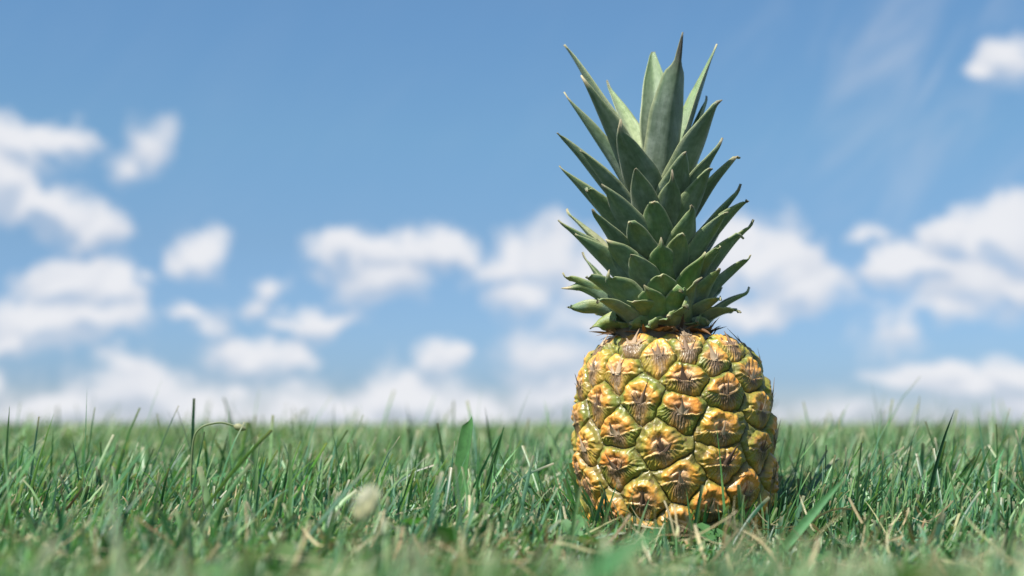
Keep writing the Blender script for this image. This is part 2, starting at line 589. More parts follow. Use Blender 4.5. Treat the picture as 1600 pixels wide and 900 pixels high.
# upper half: puffed lobes round a hollow, two pads beside a crease
lob = np.cos(ang * (5 + np.round(4 * r1)) + 6.28 * r2 + 1.4 * nC)
ring = np.exp(-((rho - 8.6) / 2.9) ** 2)
h += up * ring * (0.7 + 0.2 * lob) * sstep(t + 2, 0, 4)
pads = np.exp(-(((np.abs(s) - 4.1) / 2.5) ** 2 + ((t - 2.6) / 1.9) ** 2))
h += up * pads * 1.1 * amp1
h -= up * 1.7 * np.exp(-((s + 0.9 * nC) / 0.85) ** 2) * sstep(t, -0.5, 1.5) * sstep(9.5 - t, 0, 5) * amp3
h -= up * 1.0 * np.exp(-((rho - 5.4 - 0.8 * nA) / 0.9) ** 2) * sstep(t, 1, 4) * amp2
h -= 1.3 * np.exp(-(np.hypot(s, t) / 2.0) ** 2) + up * 1.3 * np.exp(-(rho / 5.0) ** 2)
rim_w = sstep(rho, 5.5, 9.5) * sstep(e, 0.0, 1.0)
h += up * sstep(t, -0.5, 2.5) * 1.0 * np.exp(-((rho_l - 9.3) / 2.0) ** 2)
h += up * 0.55 * rim_w * pleat
# the lip: sharp edge over a shaded fold, broken and uneven
lw = sstep(15.0 - np.abs(s), 0, 5) * (0.15 + 0.85 * sstep(np.abs(s + 1.2 * nC), 0.6, 3.4)) * np.clip(0.55 + 1.1 * nA + 0.9 * np.tanh(s / 2) * (r2 - .5), 0.0, 1.4)
h -= 0.95 * lw * np.exp(-((t - lipt - 0.8) / 0.6) ** 2)
h += 1.0 * lw * np.exp(-((t - lipt + 0.5) / 0.85) ** 2)
# lower half: dry fan of the bract's base with a keel
h += low * (1.4 * np.exp(-(s / 2.2) ** 2) * sstep(t, -10, -1) * amp2 - 0.05 * np.clip(-t - 3, 0, 9))
angl_ = np.arctan2(s + 0.5 * nA, 4.5 - t)          # fibres fan out from above the centre
fib = np.sin(angl_ * 42 + 3 * nA + 20 * r1) * sstep(rho, 0.8, 3.0)
fib2 = np.sin(angl_ * 95 + 5 * nA + 11 * r3)
h += low * (0.26 * fib + 0.16 * fib2 + 0.35 * nA) * sstep(e, 0.1, 1.5)
h += 0.16 * nB + 0.28 * nA * pil

# no eyes on the top disc under the crown nor on the flat underside
fade = sstep(VG, 0.018, 0.036) * sstep(VT - VG, 0.012, 0.03)
h = (0.72 * h + 0.9) * fade - 1.0 * (1 - fade)

dR = np.interp(VG + 1e-4, arc2, rv) - np.interp(VG - 1e-4, arc2, rv)
dZ = np.interp(VG + 1e-4, arc2, zz) - np.interp(VG - 1e-4, arc2, zz)
ln = np.hypot(dR, dZ) + 1e-12
nr, nz_ = -dZ / ln, dR / ln
Nn = np.stack([nr * np.sin(TH), -nr * np.cos(TH), nz_], 1)
VF = P3 + Nn * (h * 0.001)[:, None]
VF[:, 0] += axis_x(VF[:, 2])


def mixc_(a, b, f):
    return a + (np.asarray(b)[None, :] - a) * np.clip(f, 0, 1)[:, None]


C_YEL = (0.78, 0.415, 0.07); C_ORG = (0.72, 0.26, 0.04); C_GRN = (0.17, 0.225, 0.034); C_TAN = (0.76, 0.50, 0.28); C_BRN = (0.13, 0.075, 0.035); C_GRY = (0.40, 0.27, 0.155)
hgt = sstep(ZV, 0.02, 0.125)                     # greener towards the top of the fruit
rayf = np.sin(ang * 31 + 6 * nA + 9 * r2)
col = np.tile(np.array(C_YEL), (len(TH), 1))
col = mixc_(col, C_ORG, (1.05 - 0.70 * hgt) * (0.4 + 0.9 * r2) + 0.30 * nA + 0.10 * rayf * sstep(rho, 4, 8))
edge_up = np.minimum(e + 0.5, np.clip(Rl - rho_l, 0, 20) + 0.4)
g_amt = sstep(4.8 - edge_up + 1.6 * nA + 2.2 * (r4 - .5), 0.2, 3.6) * (0.62 + 0.38 * hgt + 0.45 * (r1 - .5))
g_amt = g_amt * up + low * (0.35 + 0.6 * sstep(np.abs(s), 2.5, 6.5)) * (0.55 + 0.45 * r1)
col = mixc_(col, C_GRN, np.clip(g_amt + 0.15 * nB, 0, 0.93))
tanm = up * sstep(7.4 - rho + 2.4 * nA + 0.9 * rayf, 0, 3.5) * (0.45 + 0.5 * r3)
col = mixc_(col, C_TAN, tanm * 0.9)
col = mixc_(col, C_BRN, up * sstep(rayf + nB + nA, 0.7, 1.6) * sstep(7.5 - rho, 0, 4) * 0.55)
fan = low * sstep(7.4 - np.abs(s) + 0.30 * t + 2.4 * nA, 0, 5)
col = mixc_(col, C_GRY, fan * np.clip(0.75 + 0.35 * fib + 0.4 * nA, 0, 1))
col = mixc_(col, (0.56, 0.42, 0.27), fan * sstep(fib2 + 0.5 * fib + 0.8 * nA, 0.2, 1.3) * 0.75)
col = mixc_(col, C_BRN, low * sstep(-fib + 0.6 * fib2 + 0.9 * nB + 0.8 * r2, 0.0, 1.2) * sstep(10.5 - rho, 0, 6) * 0.8)
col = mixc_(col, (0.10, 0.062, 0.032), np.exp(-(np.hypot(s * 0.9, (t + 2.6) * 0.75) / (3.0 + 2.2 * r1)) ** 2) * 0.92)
lip_m = np.clip(lw, 0, 1) * np.exp(-((t - lipt + 0.3) / 0.55) ** 2)
col = mixc_(col, (0.66, 0.45, 0.16), lip_m * 0.75)
col = mixc_(col, (0.14, 0.15, 0.035), up0 * (1 - sstep(dome, 0.0, 0.30)) * 0.6)
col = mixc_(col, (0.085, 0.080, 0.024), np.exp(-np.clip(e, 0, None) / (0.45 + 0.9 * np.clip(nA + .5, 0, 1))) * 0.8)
col = mixc_(col, (0.10, 0.07, 0.035), (1 - sstep(VG, 0.014, 0.034)) * 0.9)  # brown shoulder, darkened in the colour for the crown's shadow
col *= (1 + 0.20 * nB + 0.12 * fbm(P3 * 900, 2, 44))[:, None]
dirt = sstep(fbm(P3 * 150, 3, 91) + 0.25 * (r3 - .5), 0.10, 0.5)
col = mixc_(col, (0.20, 0.13, 0.06), dirt * 0.45)
spots = sstep(fbm(P3 * 420, 2, 71), 0.38, 0.58)
col = mixc_(col, C_BRN, spots * 0.55)
col = np.clip(col, 0.004, 0.8)

kf = NT("pineapple skin")
oc = kf.n('ShaderNodeTexCoord').outputs['Object']
nf1 = kf.noise(oc, 900, 3); nf2 = kf.noise(oc, 160, 3)
pf = kf.n('ShaderNodeBsdfPrincipled')
kf.l(kf.attr("Col").outputs['Color'], pf.inputs['Base Color'])
kf.l(kf.ramp(nf2.outputs['Fac'], [(0.3, (0.24,) * 3), (0.7, (0.55,) * 3)]), pf.inputs['Roughness'])
pf.inputs['Specular IOR Level'].default_value = 0.5
pf.inputs['Subsurface Weight'].default_value = 0.12
pf.inputs['Subsurface Radius'].default_value = (1.0, 0.45, 0.12)
pf.inputs['Subsurface Scale'].default_value = 0.0016
kf.l(kf.bump(nf1.outputs['Fac'], 0.35, 0.0006), pf.inputs['Normal'])
kf.l(pf.outputs[0], kf.out.inputs['Surface'])

loc = np.array([0, 0, 0.0])
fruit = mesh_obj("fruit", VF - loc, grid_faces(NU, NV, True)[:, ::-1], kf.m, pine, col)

# dry bracts, one standing on each eye
M_BRACT = leafy_material("dry bract", 0.65, 0.25, 0.15, (1, .8, .5))


def strip(cl, W, N, width, cols, thick=0.0, cup=0.2):
    """a ribbon along the centreline cl (n,3) with per-row frames; 5 across"""
    n = len(cl); a = np.linspace(-1, 1, 5)
    v = cl[:, None, :] + W[:, None, :] * (width[:, None, None] * a[None, :, None]) - N[:, None, :] * (cup * width[:, None, None] * (a ** 2)[None, :, None])
    return v.reshape(-1, 3), grid_faces(5, n), np.repeat(cols, 5, axis=0)


br = np.random.default_rng(9)
for q in range(NE):
    if EYES[q, 1] < 0.028: continue
    tq, vq = EYES[q]
    r0, z0 = prof(vq)
    rad = np.array([math.sin(tq), -math.cos(tq), 0.0]); tan = np.array([math.cos(tq), math.sin(tq), 0.0])
    dr = float(prof(vq - 0.002)[0] - prof(vq + 0.002)[0]); dz = float(prof(vq - 0.002)[1] - prof(vq + 0.002)[1])
    upv = np.array([rad[0] * dr, rad[1] * dr, dz]); upv /= np.linalg.norm(upv)
    nrm = np.cross(tan, upv); nrm *= np.sign(nrm @ rad) or 1
    c = rad * r0 + np.array([0, 0, z0])
    L = br.uniform(0.008, 0.0145); n = 9
    u = np.linspace(0, 1, n)
    lean = br.normal(0, 0.22) + e_rot[q]; lift = br.uniform(0.0008, 0.0050); curl = br.normal(0, 0.0022)
    cl = c + np.outer(-0.0028 + u * L, upv) + np.outer(0.0036 + 0.0010 * np.sin(u * 3) + lift * u ** 2, nrm) + np.outer(lean * L * u + curl * u ** 2, tan)
    wd = br.uniform(0.0014, 0.0026) * (1 - u) ** 0.8 * (0.6 + 0.5 * np.sin(np.pi * np.clip(u * 1.3 + .2, 0, 1))) + 0.00012
    cc = np.array([(0.60, 0.44, 0.28), (0.11, 0.07, 0.045), (0.24, 0.16, 0.10), (0.38, 0.28, 0.18)][br.integers(4)]) * br.uniform(0.75, 1.15)
    cols = np.outer(1 - 0.35 * u ** 3, cc)
    tw = br.normal(0, 0.5)
    Wd = np.array([tan * math.cos(tw * x) + nrm * math.sin(tw * x) for x in u]); Nd = np.array([nrm * math.cos(tw * x) - tan * math.sin(tw * x) for x in u])
    v, f, cl_ = strip(cl, Wd, Nd, wd, cols, cup=0.5)
    V_, F_, C_ = [v], [f], [cl_]; off = len(v)
    for w_ in range(br.integers(2, 6)):                    # frayed slivers beside it
        L2 = L * br.uniform(0.3, 0.75); sd = br.choice([-1, 1]) * br.uniform(0.1, 0.9)
        st = br.uniform(0, 0.003)
        c2 = c + np.outer(-0.002 + u * L2 * 0.75 + 0 * u, upv) + np.outer(0.0040 + br.uniform(0, .003) * u ** 2, nrm) + np.outer(np.sign(sd) * st + sd * L2 * u * 0.8, tan)
        v2, f2, k2 = strip(c2, Wd, Nd, wd * 0.45 + 0.0001, cols * br.uniform(.7, 1.15), cup=.4)
        V_.append(v2); F_.append(f2 + off); C_.append(k2); off += len(v2)
    v = np.vstack(V_); v[:, 0] += axis_x(v[:, 2])
    mesh_obj("bract", v, np.vstack(F_), M_BRACT, fruit, np.vstack(C_))

# ------------------------------------------------------------------ crown
kl = NT("pineapple leaf")
st = kl.attr("st").outputs['Vector']
c = kl.attr("Col")
na_ = kl.noise(kl.mapped(st, (2600, 60, 1)), 1.0, 3)             # fine lines along the leaf
nb_ = kl.noise(st, 260, 4, .6)
nc_ = kl.noise(st, 1500, 2)
cl0 = kl.mix(1.0, c.outputs['Color'], kl.ramp(na_.outputs['Fac'], [(0.3, (0.86, 0.86, 0.86)), (0.7, (1.14, 1.14, 1.14))]), 'MULTIPLY')
cl0 = kl.mix(1.0, cl0, kl.ramp(nb_.outputs['Fac'], [(0.3, (0.72, 0.77, 0.72)), (0.7, (1.28, 1.25, 1.28))]), 'MULTIPLY')
pl = kl.n('ShaderNodeBsdfPrincipled')
kl.l(cl0, pl.inputs['Base Color'])
kl.l(kl.ramp(nb_.outputs['Fac'], [(0.3, (0.33,) * 3), (0.7, (0.55,) * 3)]), pl.inputs['Roughness'])
pl.inputs['Specular IOR Level'].default_value = 0.45
pl.inputs['Sheen Weight'].default_value = 0.12
pl.inputs['Sheen Roughness'].default_value = 0.5
hb = kl.n('ShaderNodeMath', operation='ADD'); kl.l(na_.outputs['Fac'], hb.inputs[0]); kl.l(nc_.outputs['Fac'], hb.inputs[1])
kl.l(kl.bump(hb.outputs[0], 0.35, 0.0006), pl.inputs['Normal'])
kl.l(pl.outputs[0], kl.out.inputs['Surface'])

AX = 1031.0      # photo column of the crown's axis
crown_c = at(AX, 515, 0) - ROOT
zc0 = crown_c[2]


def px_local(x, y, Y):
    return at(x, y, Y) - ROOT


# crown's short stem
zt = px_local(AX, 190, 0)[2]
us = np.linspace(0, 1, 30); ua = np.linspace(0, 2 * np.pi, 28, endpoint=False)
core_r = 0.031 * (1 - us) ** 1.2 + 0.0015
CV = np.array([[crown_c[0] + core_r[j] * math.cos(a) * (1 + .06 * math.sin(5 * a + j)), core_r[j] * math.sin(a), zc0 - 0.012 + (zt - zc0 + .012) * us[j]] for j in range(30) for a in ua])
ccol = np.tile(np.array([[0.10, 0.13, 0.06]]), (len(CV), 1)); ccol[:28 * 6] = (0.13, 0.085, 0.04)
crown = mesh_obj("crown", CV, grid_faces(28, 30, True), kl.m, pine, ccol, CV)


def leaf(tip, base_y, phi, wpx, bend=0.10, depth=None, curl=0.0, blunt=2.0, chan=0.45, vee=0.15, tone=None, dry=0.05, seed=0, name="leaf", label=None, adax=None, twist=0.0, tipr=None, darktip=False):
    """tip = photo px of the leaf's tip; base_y = photo row where it leaves the stem; phi = degrees round the stem from the front (+ right)"""
    rg = np.random.default_rng(1000 + seed)
    if abs(phi) < 100: phi *= 0.80
    side_ = abs(math.sin(math.radians(phi)))
    wpx = wpx * (0.98 + 0.14 * side_)
    chan = chan + 0.25 * side_
    if base_y < 508: base_y = min(base_y + 46 * side_, 522); bend = bend * 0.55
    else: bend = bend * 0.9
    ph = math.radians(phi)
    rad = np.array([math.sin(ph), -math.cos(ph), 0.0])
    zb = px_local(AX, base_y, 0)[2]
    ub = np.clip((zb - zc0 + 0.006) / (zt - zc0 + 0.006), 0, 1)
    rb = (0.031 * (1 - ub) ** 1.2 + 0.0015) * 0.8
    P0 = np.array([crown_c[0], 0, zb]) + rad * rb
    if depth is None:
        dx = (tip[0] - AX) * K
        sn = math.sin(ph)
        rt = abs(dx) / max(abs(sn), 0.35)
        if tipr is not None: rt = tipr
        rt = min(rt, max(.060, abs(dx) * 1.03))
        depth = -math.sqrt(max(rt * rt - dx * dx, 0)) * (1 if math.cos(ph) > 0 else -1)
    P2 = px_local(tip[0], tip[1], depth)
    ch = P2 - P0; L = np.linalg.norm(ch); T0 = ch / L
    outw = P2 - P0; outw[2] = 0; on = np.linalg.norm(outw)
    outr = outw / on if on > 0.004 else rad
    outr = 0.5 * outr + 0.5 * rad; outr /= np.linalg.norm(outr)
    perp = np.array([0, 0, 1.0]) - T0 * T0[2]
    perp = perp - 0.0 * outr
    if np.linalg.norm(perp) < 0.35:            # nearly upright: bulge away from the axis
        perp = -outr + T0 * (outr @ T0)
    perp /= np.linalg.norm(perp)
    P1 = (P0 + P2) / 2 + perp * bend * L
    n = 30
    u = np.linspace(0, 1, n)[:, None]
    cl = (1 - u) ** 2 * P0 + 2 * u * (1 - u) * P1 + u ** 2 * P2
    if curl:
        cu = np.clip((u - 0.8) / 0.2, 0, 1) ** 2
        cl = cl + cu * (np.array([0, 0, -1.0]) * 0.35 + outr * 0.1) * curl * L
    # withered point, crooked to one side
    hk = np.clip((u - 0.93) / 0.07, 0, 1) ** 2
    if not darktip:
        cl = cl + hk * (np.array([math.cos(ph), math.sin(ph), 0]) * rg.normal(0, .0022) + np.array([0, 0, 1.0]) * rg.normal(.0006, .0022))
    T = np.gradient(cl, axis=0); T /= np.linalg.norm(T, axis=1)[:, None]
    u1 = u[:, 0]
    No = outr[None, :] - (T @ outr)[:, None] * T
    # keep the outward normal stable where the leaf turns over
    bad = np.linalg.norm(No, axis=1) < 0.15
    No[bad] += np.array([0, 0, -0.3])
    No = No - (No * T).sum(1)[:, None] * T
    No /= np.linalg.norm(No, axis=1)[:, None]
    W = np.cross(No, T)
    if twist:
        tw = twist * u1 ** 1.2
        W, No = W * np.cos(tw)[:, None] + No * np.sin(tw)[:, None], No * np.cos(tw)[:, None] - W * np.sin(tw)[:, None]
    hw = wpx * K * 0.5
    um = 0.30
    wd = np.where(u1 < um, 0.86 + 0.14 * np.sin(u1 / um * np.pi / 2), 1 - np.clip((u1 - um) / (1 - um), 0, 1) ** blunt)
    if darktip: wd = wd * (1 - 0.62 * sstep(u1, 0.735, 0.83))
    wd = np.clip(wd, 0.0, None) * hw + 0.00035
    wd *= 1 + 0.03 * np.sin(u1 * 17 + seed)
    na = 13
    a = np.linspace(-1, 1, na)
    chn = chan * (1 - 0.35 * u1)[:, None]
    asym = rg.normal(0, 0.06)
    off = chn * (0.75 * a ** 2)[None, :] + vee * np.sqrt(a ** 2 + 0.01)[None, :] + asym * a[None, :] * u1[:, None]
    mid = cl[:, None, :] + W[:, None, :] * (wd[:, None] * a[None, :] * (1 - 0.12 * chn * a[None, :] ** 2))[:, :, None] - No[:, None, :] * (wd[:, None] * off)[:, :, None]
    wav = 0.00035 * np.sin(u1[:, None] * 9 + a[None, :] * 2 + seed * 1.7)
    mid = mid - No[:, None, :] * wav[:, :, None]
    tk = 0.0009 * (1 - 0.8 * np.abs(a) ** 3)[None, :] * (1 - 0.6 * u1)[:, None] + 0.00012
    outs = mid + No[:, None, :] * tk[:, :, None]
    ins = mid - No[:, None, :] * tk[:, :, None]
    V = np.concatenate([outs.reshape(-1, 3), ins.reshape(-1, 3)])
    f1 = grid_faces(na, n); f2 = grid_faces(na, n)[:, ::-1] + na * n
    rim = []
    for j in range(n - 1):
        for (i, fl) in ((0, False), (na - 1, True)):
            q = [j * na + i, (j + 1) * na + i, (j + 1) * na + i + na * n, j * na + i + na * n]
            rim.append(q[::-1] if fl else q)
    for i in range(na - 1):
        q = [(n - 1) * na + i, (n - 1) * na + i + 1, (n - 1) * na + i + 1 + na * n, (n - 1) * na + i + na * n]
        rim.append(q)
    F = np.vstack([f1, f2, np.array(rim)])
    # own colour
    A_, U_ = np.meshgrid(a, u1)
    A_ = A_.ravel(); U_ = U_.ravel()
    grey = np.array([0.118, 0.160, 0.112]) if tone is None else np.array(tone)
    grey = grey * rg.uniform(0.88, 1.12)
    if base_y > 470: grey = grey * 1.18
    low_ = float(np.clip((base_y - 380) / 120, 0, 1))
    green = np.array([0.095, 0.21, 0.036])
    pp = np.stack([A_ * 1.3, U_ * 5, np.full_like(A_, seed * 3.1)], 1)
    nz1 = fbm(pp, 3, 2)
    co = np.tile(grey, (len(A_), 1))
    edge = sstep(np.abs(A_) + 0.25 * nz1, 0.55, 1.0) * 0.35 + sstep(U_ + 0.2 * nz1, 0.35, 0.95) * 0.55
    co = mixc_(co, green, edge * (0.40 + 0.60 * low_))
    co = mixc_(co, (0.25, 0.24, 0.05), low_ * sstep(nz1 + U_ * 0.5, 0.25, 0.8) * 0.55)
    co = mixc_(co, (0.20, 0.17, 0.08), sstep(nz1 - U_, -0.05, 0.5) * 0.4 * low_)
    ci = np.tile(np.array([0.14, 0.20, 0.10]) * rg.uniform(.9, 1.1) if adax is None else np.array(adax), (len(A_), 1))
    ci = mixc_(ci, green * 1.05, edge * 0.8)
    bloom = sstep(fbm(np.stack([A_ * 2.2, U_ * 7, np.full_like(A_, seed * 5.3)], 1), 3, 8), -0.1, 0.6)
    co = mixc_(co, (0.27, 0.32, 0.27), bloom * 0.45 * (1 - 0.5 * low_))
    tipm = sstep(U_ + 0.02 * nz1, 1 - dry, 1 - dry * 0.35)
    dryc = (0.15, 0.105, 0.065) if rg.uniform() < .6 else (0.42, 0.34, 0.2)
    for arr in (co, ci):
        arr[:] = mixc_(arr, (0.045, 0.036, 0.030) if darktip else dryc, tipm * 0.9)
        # sunlit margins put into the colour: a pale hair line along each
        arr[:] = mixc_(arr, (0.30, 0.32, 0.16), sstep(np.abs(A_), 0.90, 1.0) * 0.65)
    stc = np.stack([A_ * hw, U_ * L, np.full_like(A_, seed * 0.37)], 1)
    o = mesh_obj(name, V, F, kl.m, crown, np.vstack([co, ci]), np.vstack([stc, stc + 0.5]))
    if label: o["label"] = label
    return o


PALE = (0.19, 0.25, 0.17)
LEAVES = [
    # tip px, base row, phi, width px, kw
    # ---- lowest whorl
    ((924, 508), 520, -62, 34, dict(bend=.30, blunt=1.6, curl=.2, tipr=.047, tone=(.13, .19, .055))),
    ((884, 481), 512, -72, 34, dict(bend=.24, blunt=1.5)),
    ((932, 466), 506, -48, 36, dict(bend=.22, blunt=1.7)),
    ((988, 505), 524, -30, 40, dict(bend=.25, blunt=2.6, tipr=.034, tone=(.15, .17, .05))),
    ((990, 472), 514, -33, 54, dict(bend=.22, blunt=2.9, tipr=.043, tone=(.15, .19, .07))),
    ((1046, 494), 524, 12, 46, dict(bend=.22, blunt=2.9, tipr=.040, tone=(.19, .19, .06))),
    ((1071, 474), 516, 40, 46, dict(bend=.20, blunt=2.7, tipr=.046, twist=.3, tone=(.15, .19, .08))),
    ((1130, 464), 512, 62, 40, dict(bend=.16, blunt=1.8)),
    ((1158, 485), 514, 78, 38, dict(bend=.20, blunt=1.7)),
    ((1172, 456), 505, 100, 36, dict(bend=.22, blunt=1.7)),
    ((1110, 505), 522, 60, 36, dict(bend=.2, blunt=2.0, tipr=.038)),
    ((1145, 488), 520, 118, 34, dict(bend=.2, blunt=1.8)),
    ((930, 490), 518, -110, 34, dict(bend=.2, blunt=1.8)),
    ((958, 498), 524, -78, 36, dict(bend=.22, blunt=2.0, tipr=.040, tone=(.14, .19, .06))),
    ((1016, 506), 526, -12, 40, dict(bend=.22, blunt=2.9, tipr=.037, tone=(.17, .17, .05))),
    ((1092, 500), 526, 58, 40, dict(bend=.22, blunt=2.6, tipr=.038, tone=(.15, .18, .06))),
    ((1012, 452), 505, -16, 48, dict(bend=.18, blunt=2.8, tipr=.043, tone=(.13, .19, .065))),
    ((1062, 447), 503, 24, 46, dict(bend=.18, blunt=2.8, tipr=.044, tone=(.13, .19, .07))),
    # ---- second
    ((878, 428), 484, -70, 38, dict(bend=.26, blunt=1.7, curl=.15)),
    ((884, 440), 488, -58, 34, dict(bend=.30, blunt=1.7, curl=.3, dry=.12)),
    ((912, 428), 480, -50, 38, dict(bend=.26, blunt=1.8, curl=.12)),
    ((945, 432), 492, -38, 52, dict(bend=.20, blunt=2.6, tipr=.052)),
    ((1033, 428), 496, 2, 50, dict(bend=.16, blunt=2.9, tipr=.045, tone=(.13, .19, .075))),
    ((1090, 437), 486, 42, 40, dict(bend=.14, blunt=2.0, tipr=.046, twist=.5, dry=.14)),
    ((1126, 420), 478, 58, 44, dict(bend=.14, blunt=1.9)),
    ((1176, 401), 462, 82, 40, dict(bend=.20, blunt=1.7)),
    ((909, 398), 455, -105, 30, dict(bend=.05, blunt=1.6, dry=.15)),
    ((1101, 399), 470, 40, 46, dict(bend=.18, blunt=2.2, tipr=.052, tone=(.11, .21, .055))),
    # ---- third
    ((898, 366), 446, -60, 44, dict(bend=.16, blunt=2.0)),
    ((874, 348), 430, -76, 44, dict(bend=.14, blunt=1.8, dry=.04)),
    ((882, 329), 405, -112, 34, dict(bend=.08, blunt=1.7, adax=(.42, .42, .26), tone=(.4, .4, .26))),
    ((950, 377), 452, -36, 56, dict(bend=.15, blunt=2.4, tipr=.050)),
    ((1033, 382), 468, 2, 50, dict(bend=.12, blunt=2.8, tipr=.045, tone=(.10,.17,.07))),
    ((1159, 360), 445, 66, 44, dict(bend=.12, blunt=1.8)),
    ((1179, 348), 432, 86, 40, dict(bend=.14, blunt=1.7)),
    ((1085, 322), 425, 34, 50, dict(bend=.10, blunt=2.0, tipr=.050)),
    ((988, 398), 470, -22, 50, dict(bend=.14, blunt=2.6, tipr=.047)),
    ((1066, 362), 452, 20, 48, dict(bend=.10, blunt=2.4, tipr=.047)),
    ((984, 342), 432, -26, 50, dict(bend=.10, blunt=2.2, tipr=.050)),
    ((1128, 382), 452, 52, 42, dict(bend=.12, blunt=1.9)),
    ((1136, 330), 420, 56, 44, dict(bend=.12, blunt=1.8)),
    ((924, 330), 418, -58, 42, dict(bend=.12, blunt=1.8)),
    # ---- fourth
    ((909, 288), 398, -52, 50, dict(bend=.12, blunt=2.0)),
    ((945, 291), 412, -34, 56, dict(bend=.10, blunt=2.0, tipr=.055)),
    ((1020, 309), 420, -5, 54, dict(bend=.06, blunt=2.3, tipr=.043, dry=.09, tone=(.10,.16,.075))),
    ((1173, 309), 405, 64, 50, dict(bend=.14, blunt=1.8, dry=.07)),
    ((1158, 294), 390, 88, 40, dict(bend=.10, blunt=1.8)),
    ((874, 262), 372, -78, 44, dict(bend=.12, blunt=1.8)),
    ((1111, 259), 372, 48, 48, dict(bend=.08, blunt=2.0)),
    ((1071, 235), 362, 22, 58, dict(bend=.06, blunt=2.0, tipr=.046)),
    ((1112, 250), 350, 120, 40, dict(bend=.06, blunt=1.9, adax=(.34, .36, .25))),
    ((1052, 278), 385, 12, 50, dict(bend=.06, blunt=2.1, tipr=.046)),
    ((992, 262), 380, -24, 52, dict(bend=.06, blunt=2.0, tipr=.050)),
    ((1128, 222), 330, 58, 42, dict(bend=.06, blunt=1.8)),
    ((905, 232), 345, -62, 42, dict(bend=.08, blunt=1.7)),
    # ---- fifth
    ((867, 205), 340, -72, 44, dict(bend=.10, blunt=1.7)),
    ((965, 200), 340, -20, 60, dict(bend=.05, blunt=2.0, tipr=.054)),
    ((1156, 238), 342, 72, 44, dict(bend=.08, blunt=1.8, dry=.14)),
    ((882, 148), 308, -82, 40, dict(bend=.10, blunt=1.8, tone=PALE, dry=.07)),
    ((912, 124), 312, -52, 50, dict(bend=.06, blunt=1.7)),
    ((1124, 153), 310, 52, 60, dict(bend=.05, blunt=1.9)),
    ((1107, 148), 290, 105, 34, dict(bend=.04, blunt=1.8, tone=PALE, dry=.04)),
    # ---- heart
    ((1067, 50), 300, 8, 60, dict(bend=.02, blunt=1.9, tipr=.034, vee=.55, chan=.3, dry=.30, darktip=True, label="tall front leaf with a dry dark brown tip")),
    ((882, 69), 275, -100, 62, dict(bend=.07, blunt=1.7)),
    ((948, 132), 265, -150, 44, dict(bend=.04, blunt=1.9, tone=PALE, adax=(.36, .42, .24), tipr=.05)),
    ((1019, 75), 255, -165, 54, dict(bend=.02, blunt=1.8, adax=(.20, .25, .16), tipr=.028, vee=.3)),
    ((1119, 73), 262, 110, 44, dict(bend=.05, blunt=1.8, adax=(.18, .24, .13))),
]
for i, (tip, by, phi, w, kw) in enumerate(LEAVES):
    leaf(tip, by, phi, w, seed=i, **kw)
# leaves on the far side of the crown
fr = np.random.default_rng(3)
for i in range(14):
    lv = i / 13
    ph = 125 + 110 * ((i * 0.618) % 1.0)
    y0 = 505 - 190 * lv
    rt = fr.uniform(.045, .062) * (1 - .25 * lv)
    tx = AX + math.sin(math.radians(ph)) * rt / K
    leaf((tx, y0 - 45 - 75 * lv + fr.uniform(-10, 10)), y0, ph, fr.uniform(36, 50), seed=100 + i, bend=.14 - .08 * lv, tipr=rt)

# brown dried scales at the crown's foot
ds = np.random.default_rng(12)
for i in range(44):
    ph = math.radians(-110 + 220 * (i + ds.uniform(-.4, .4)) / 43)
    rad = np.array([math.sin(ph), -math.cos(ph), 0]); tan = np.array([math.cos(ph), math.sin(ph), 0])
    L = ds.uniform(.009, .019); n = 10; u = np.linspace(0, 1, n)
    out = ds.uniform(.25, 0.95); cu = ds.normal(0, .004); dn = ds.uniform(-.001, .006)
    r0 = ds.uniform(.024, .033)
    cl = np.array([crown_c[0], 0, zc0 - .0035]) + np.outer(r0 + out * L * u, rad) + np.outer(L * u * (1.05 - out) * 1.0 - dn * u ** 2, (0, 0, 1)) + np.outer(cu * u ** 2, tan)
    wd = ds.uniform(.0012, .0042) * (1 - u ** 1.5) + .0001
    cc = np.array([(.20, .10, .045), (.12, .07, .04), (.36, .22, .11), (.08, .055, .04)][ds.integers(4)]) * ds.uniform(.8, 1.2)
    T = np.gradient(cl, axis=0); T /= np.linalg.norm(T, axis=1)[:, None]
    Wd = np.tile(tan, (n, 1)); Nd = np.cross(Wd, T)
    v, f, k_ = strip(cl, Wd, Nd, wd, np.tile(cc, (n, 1)), cup=ds.uniform(-.6, .6))
    mesh_obj("dry_scale", v, f, M_BRACT, crown, k_)

# ------------------------------------------------------------------ lawn


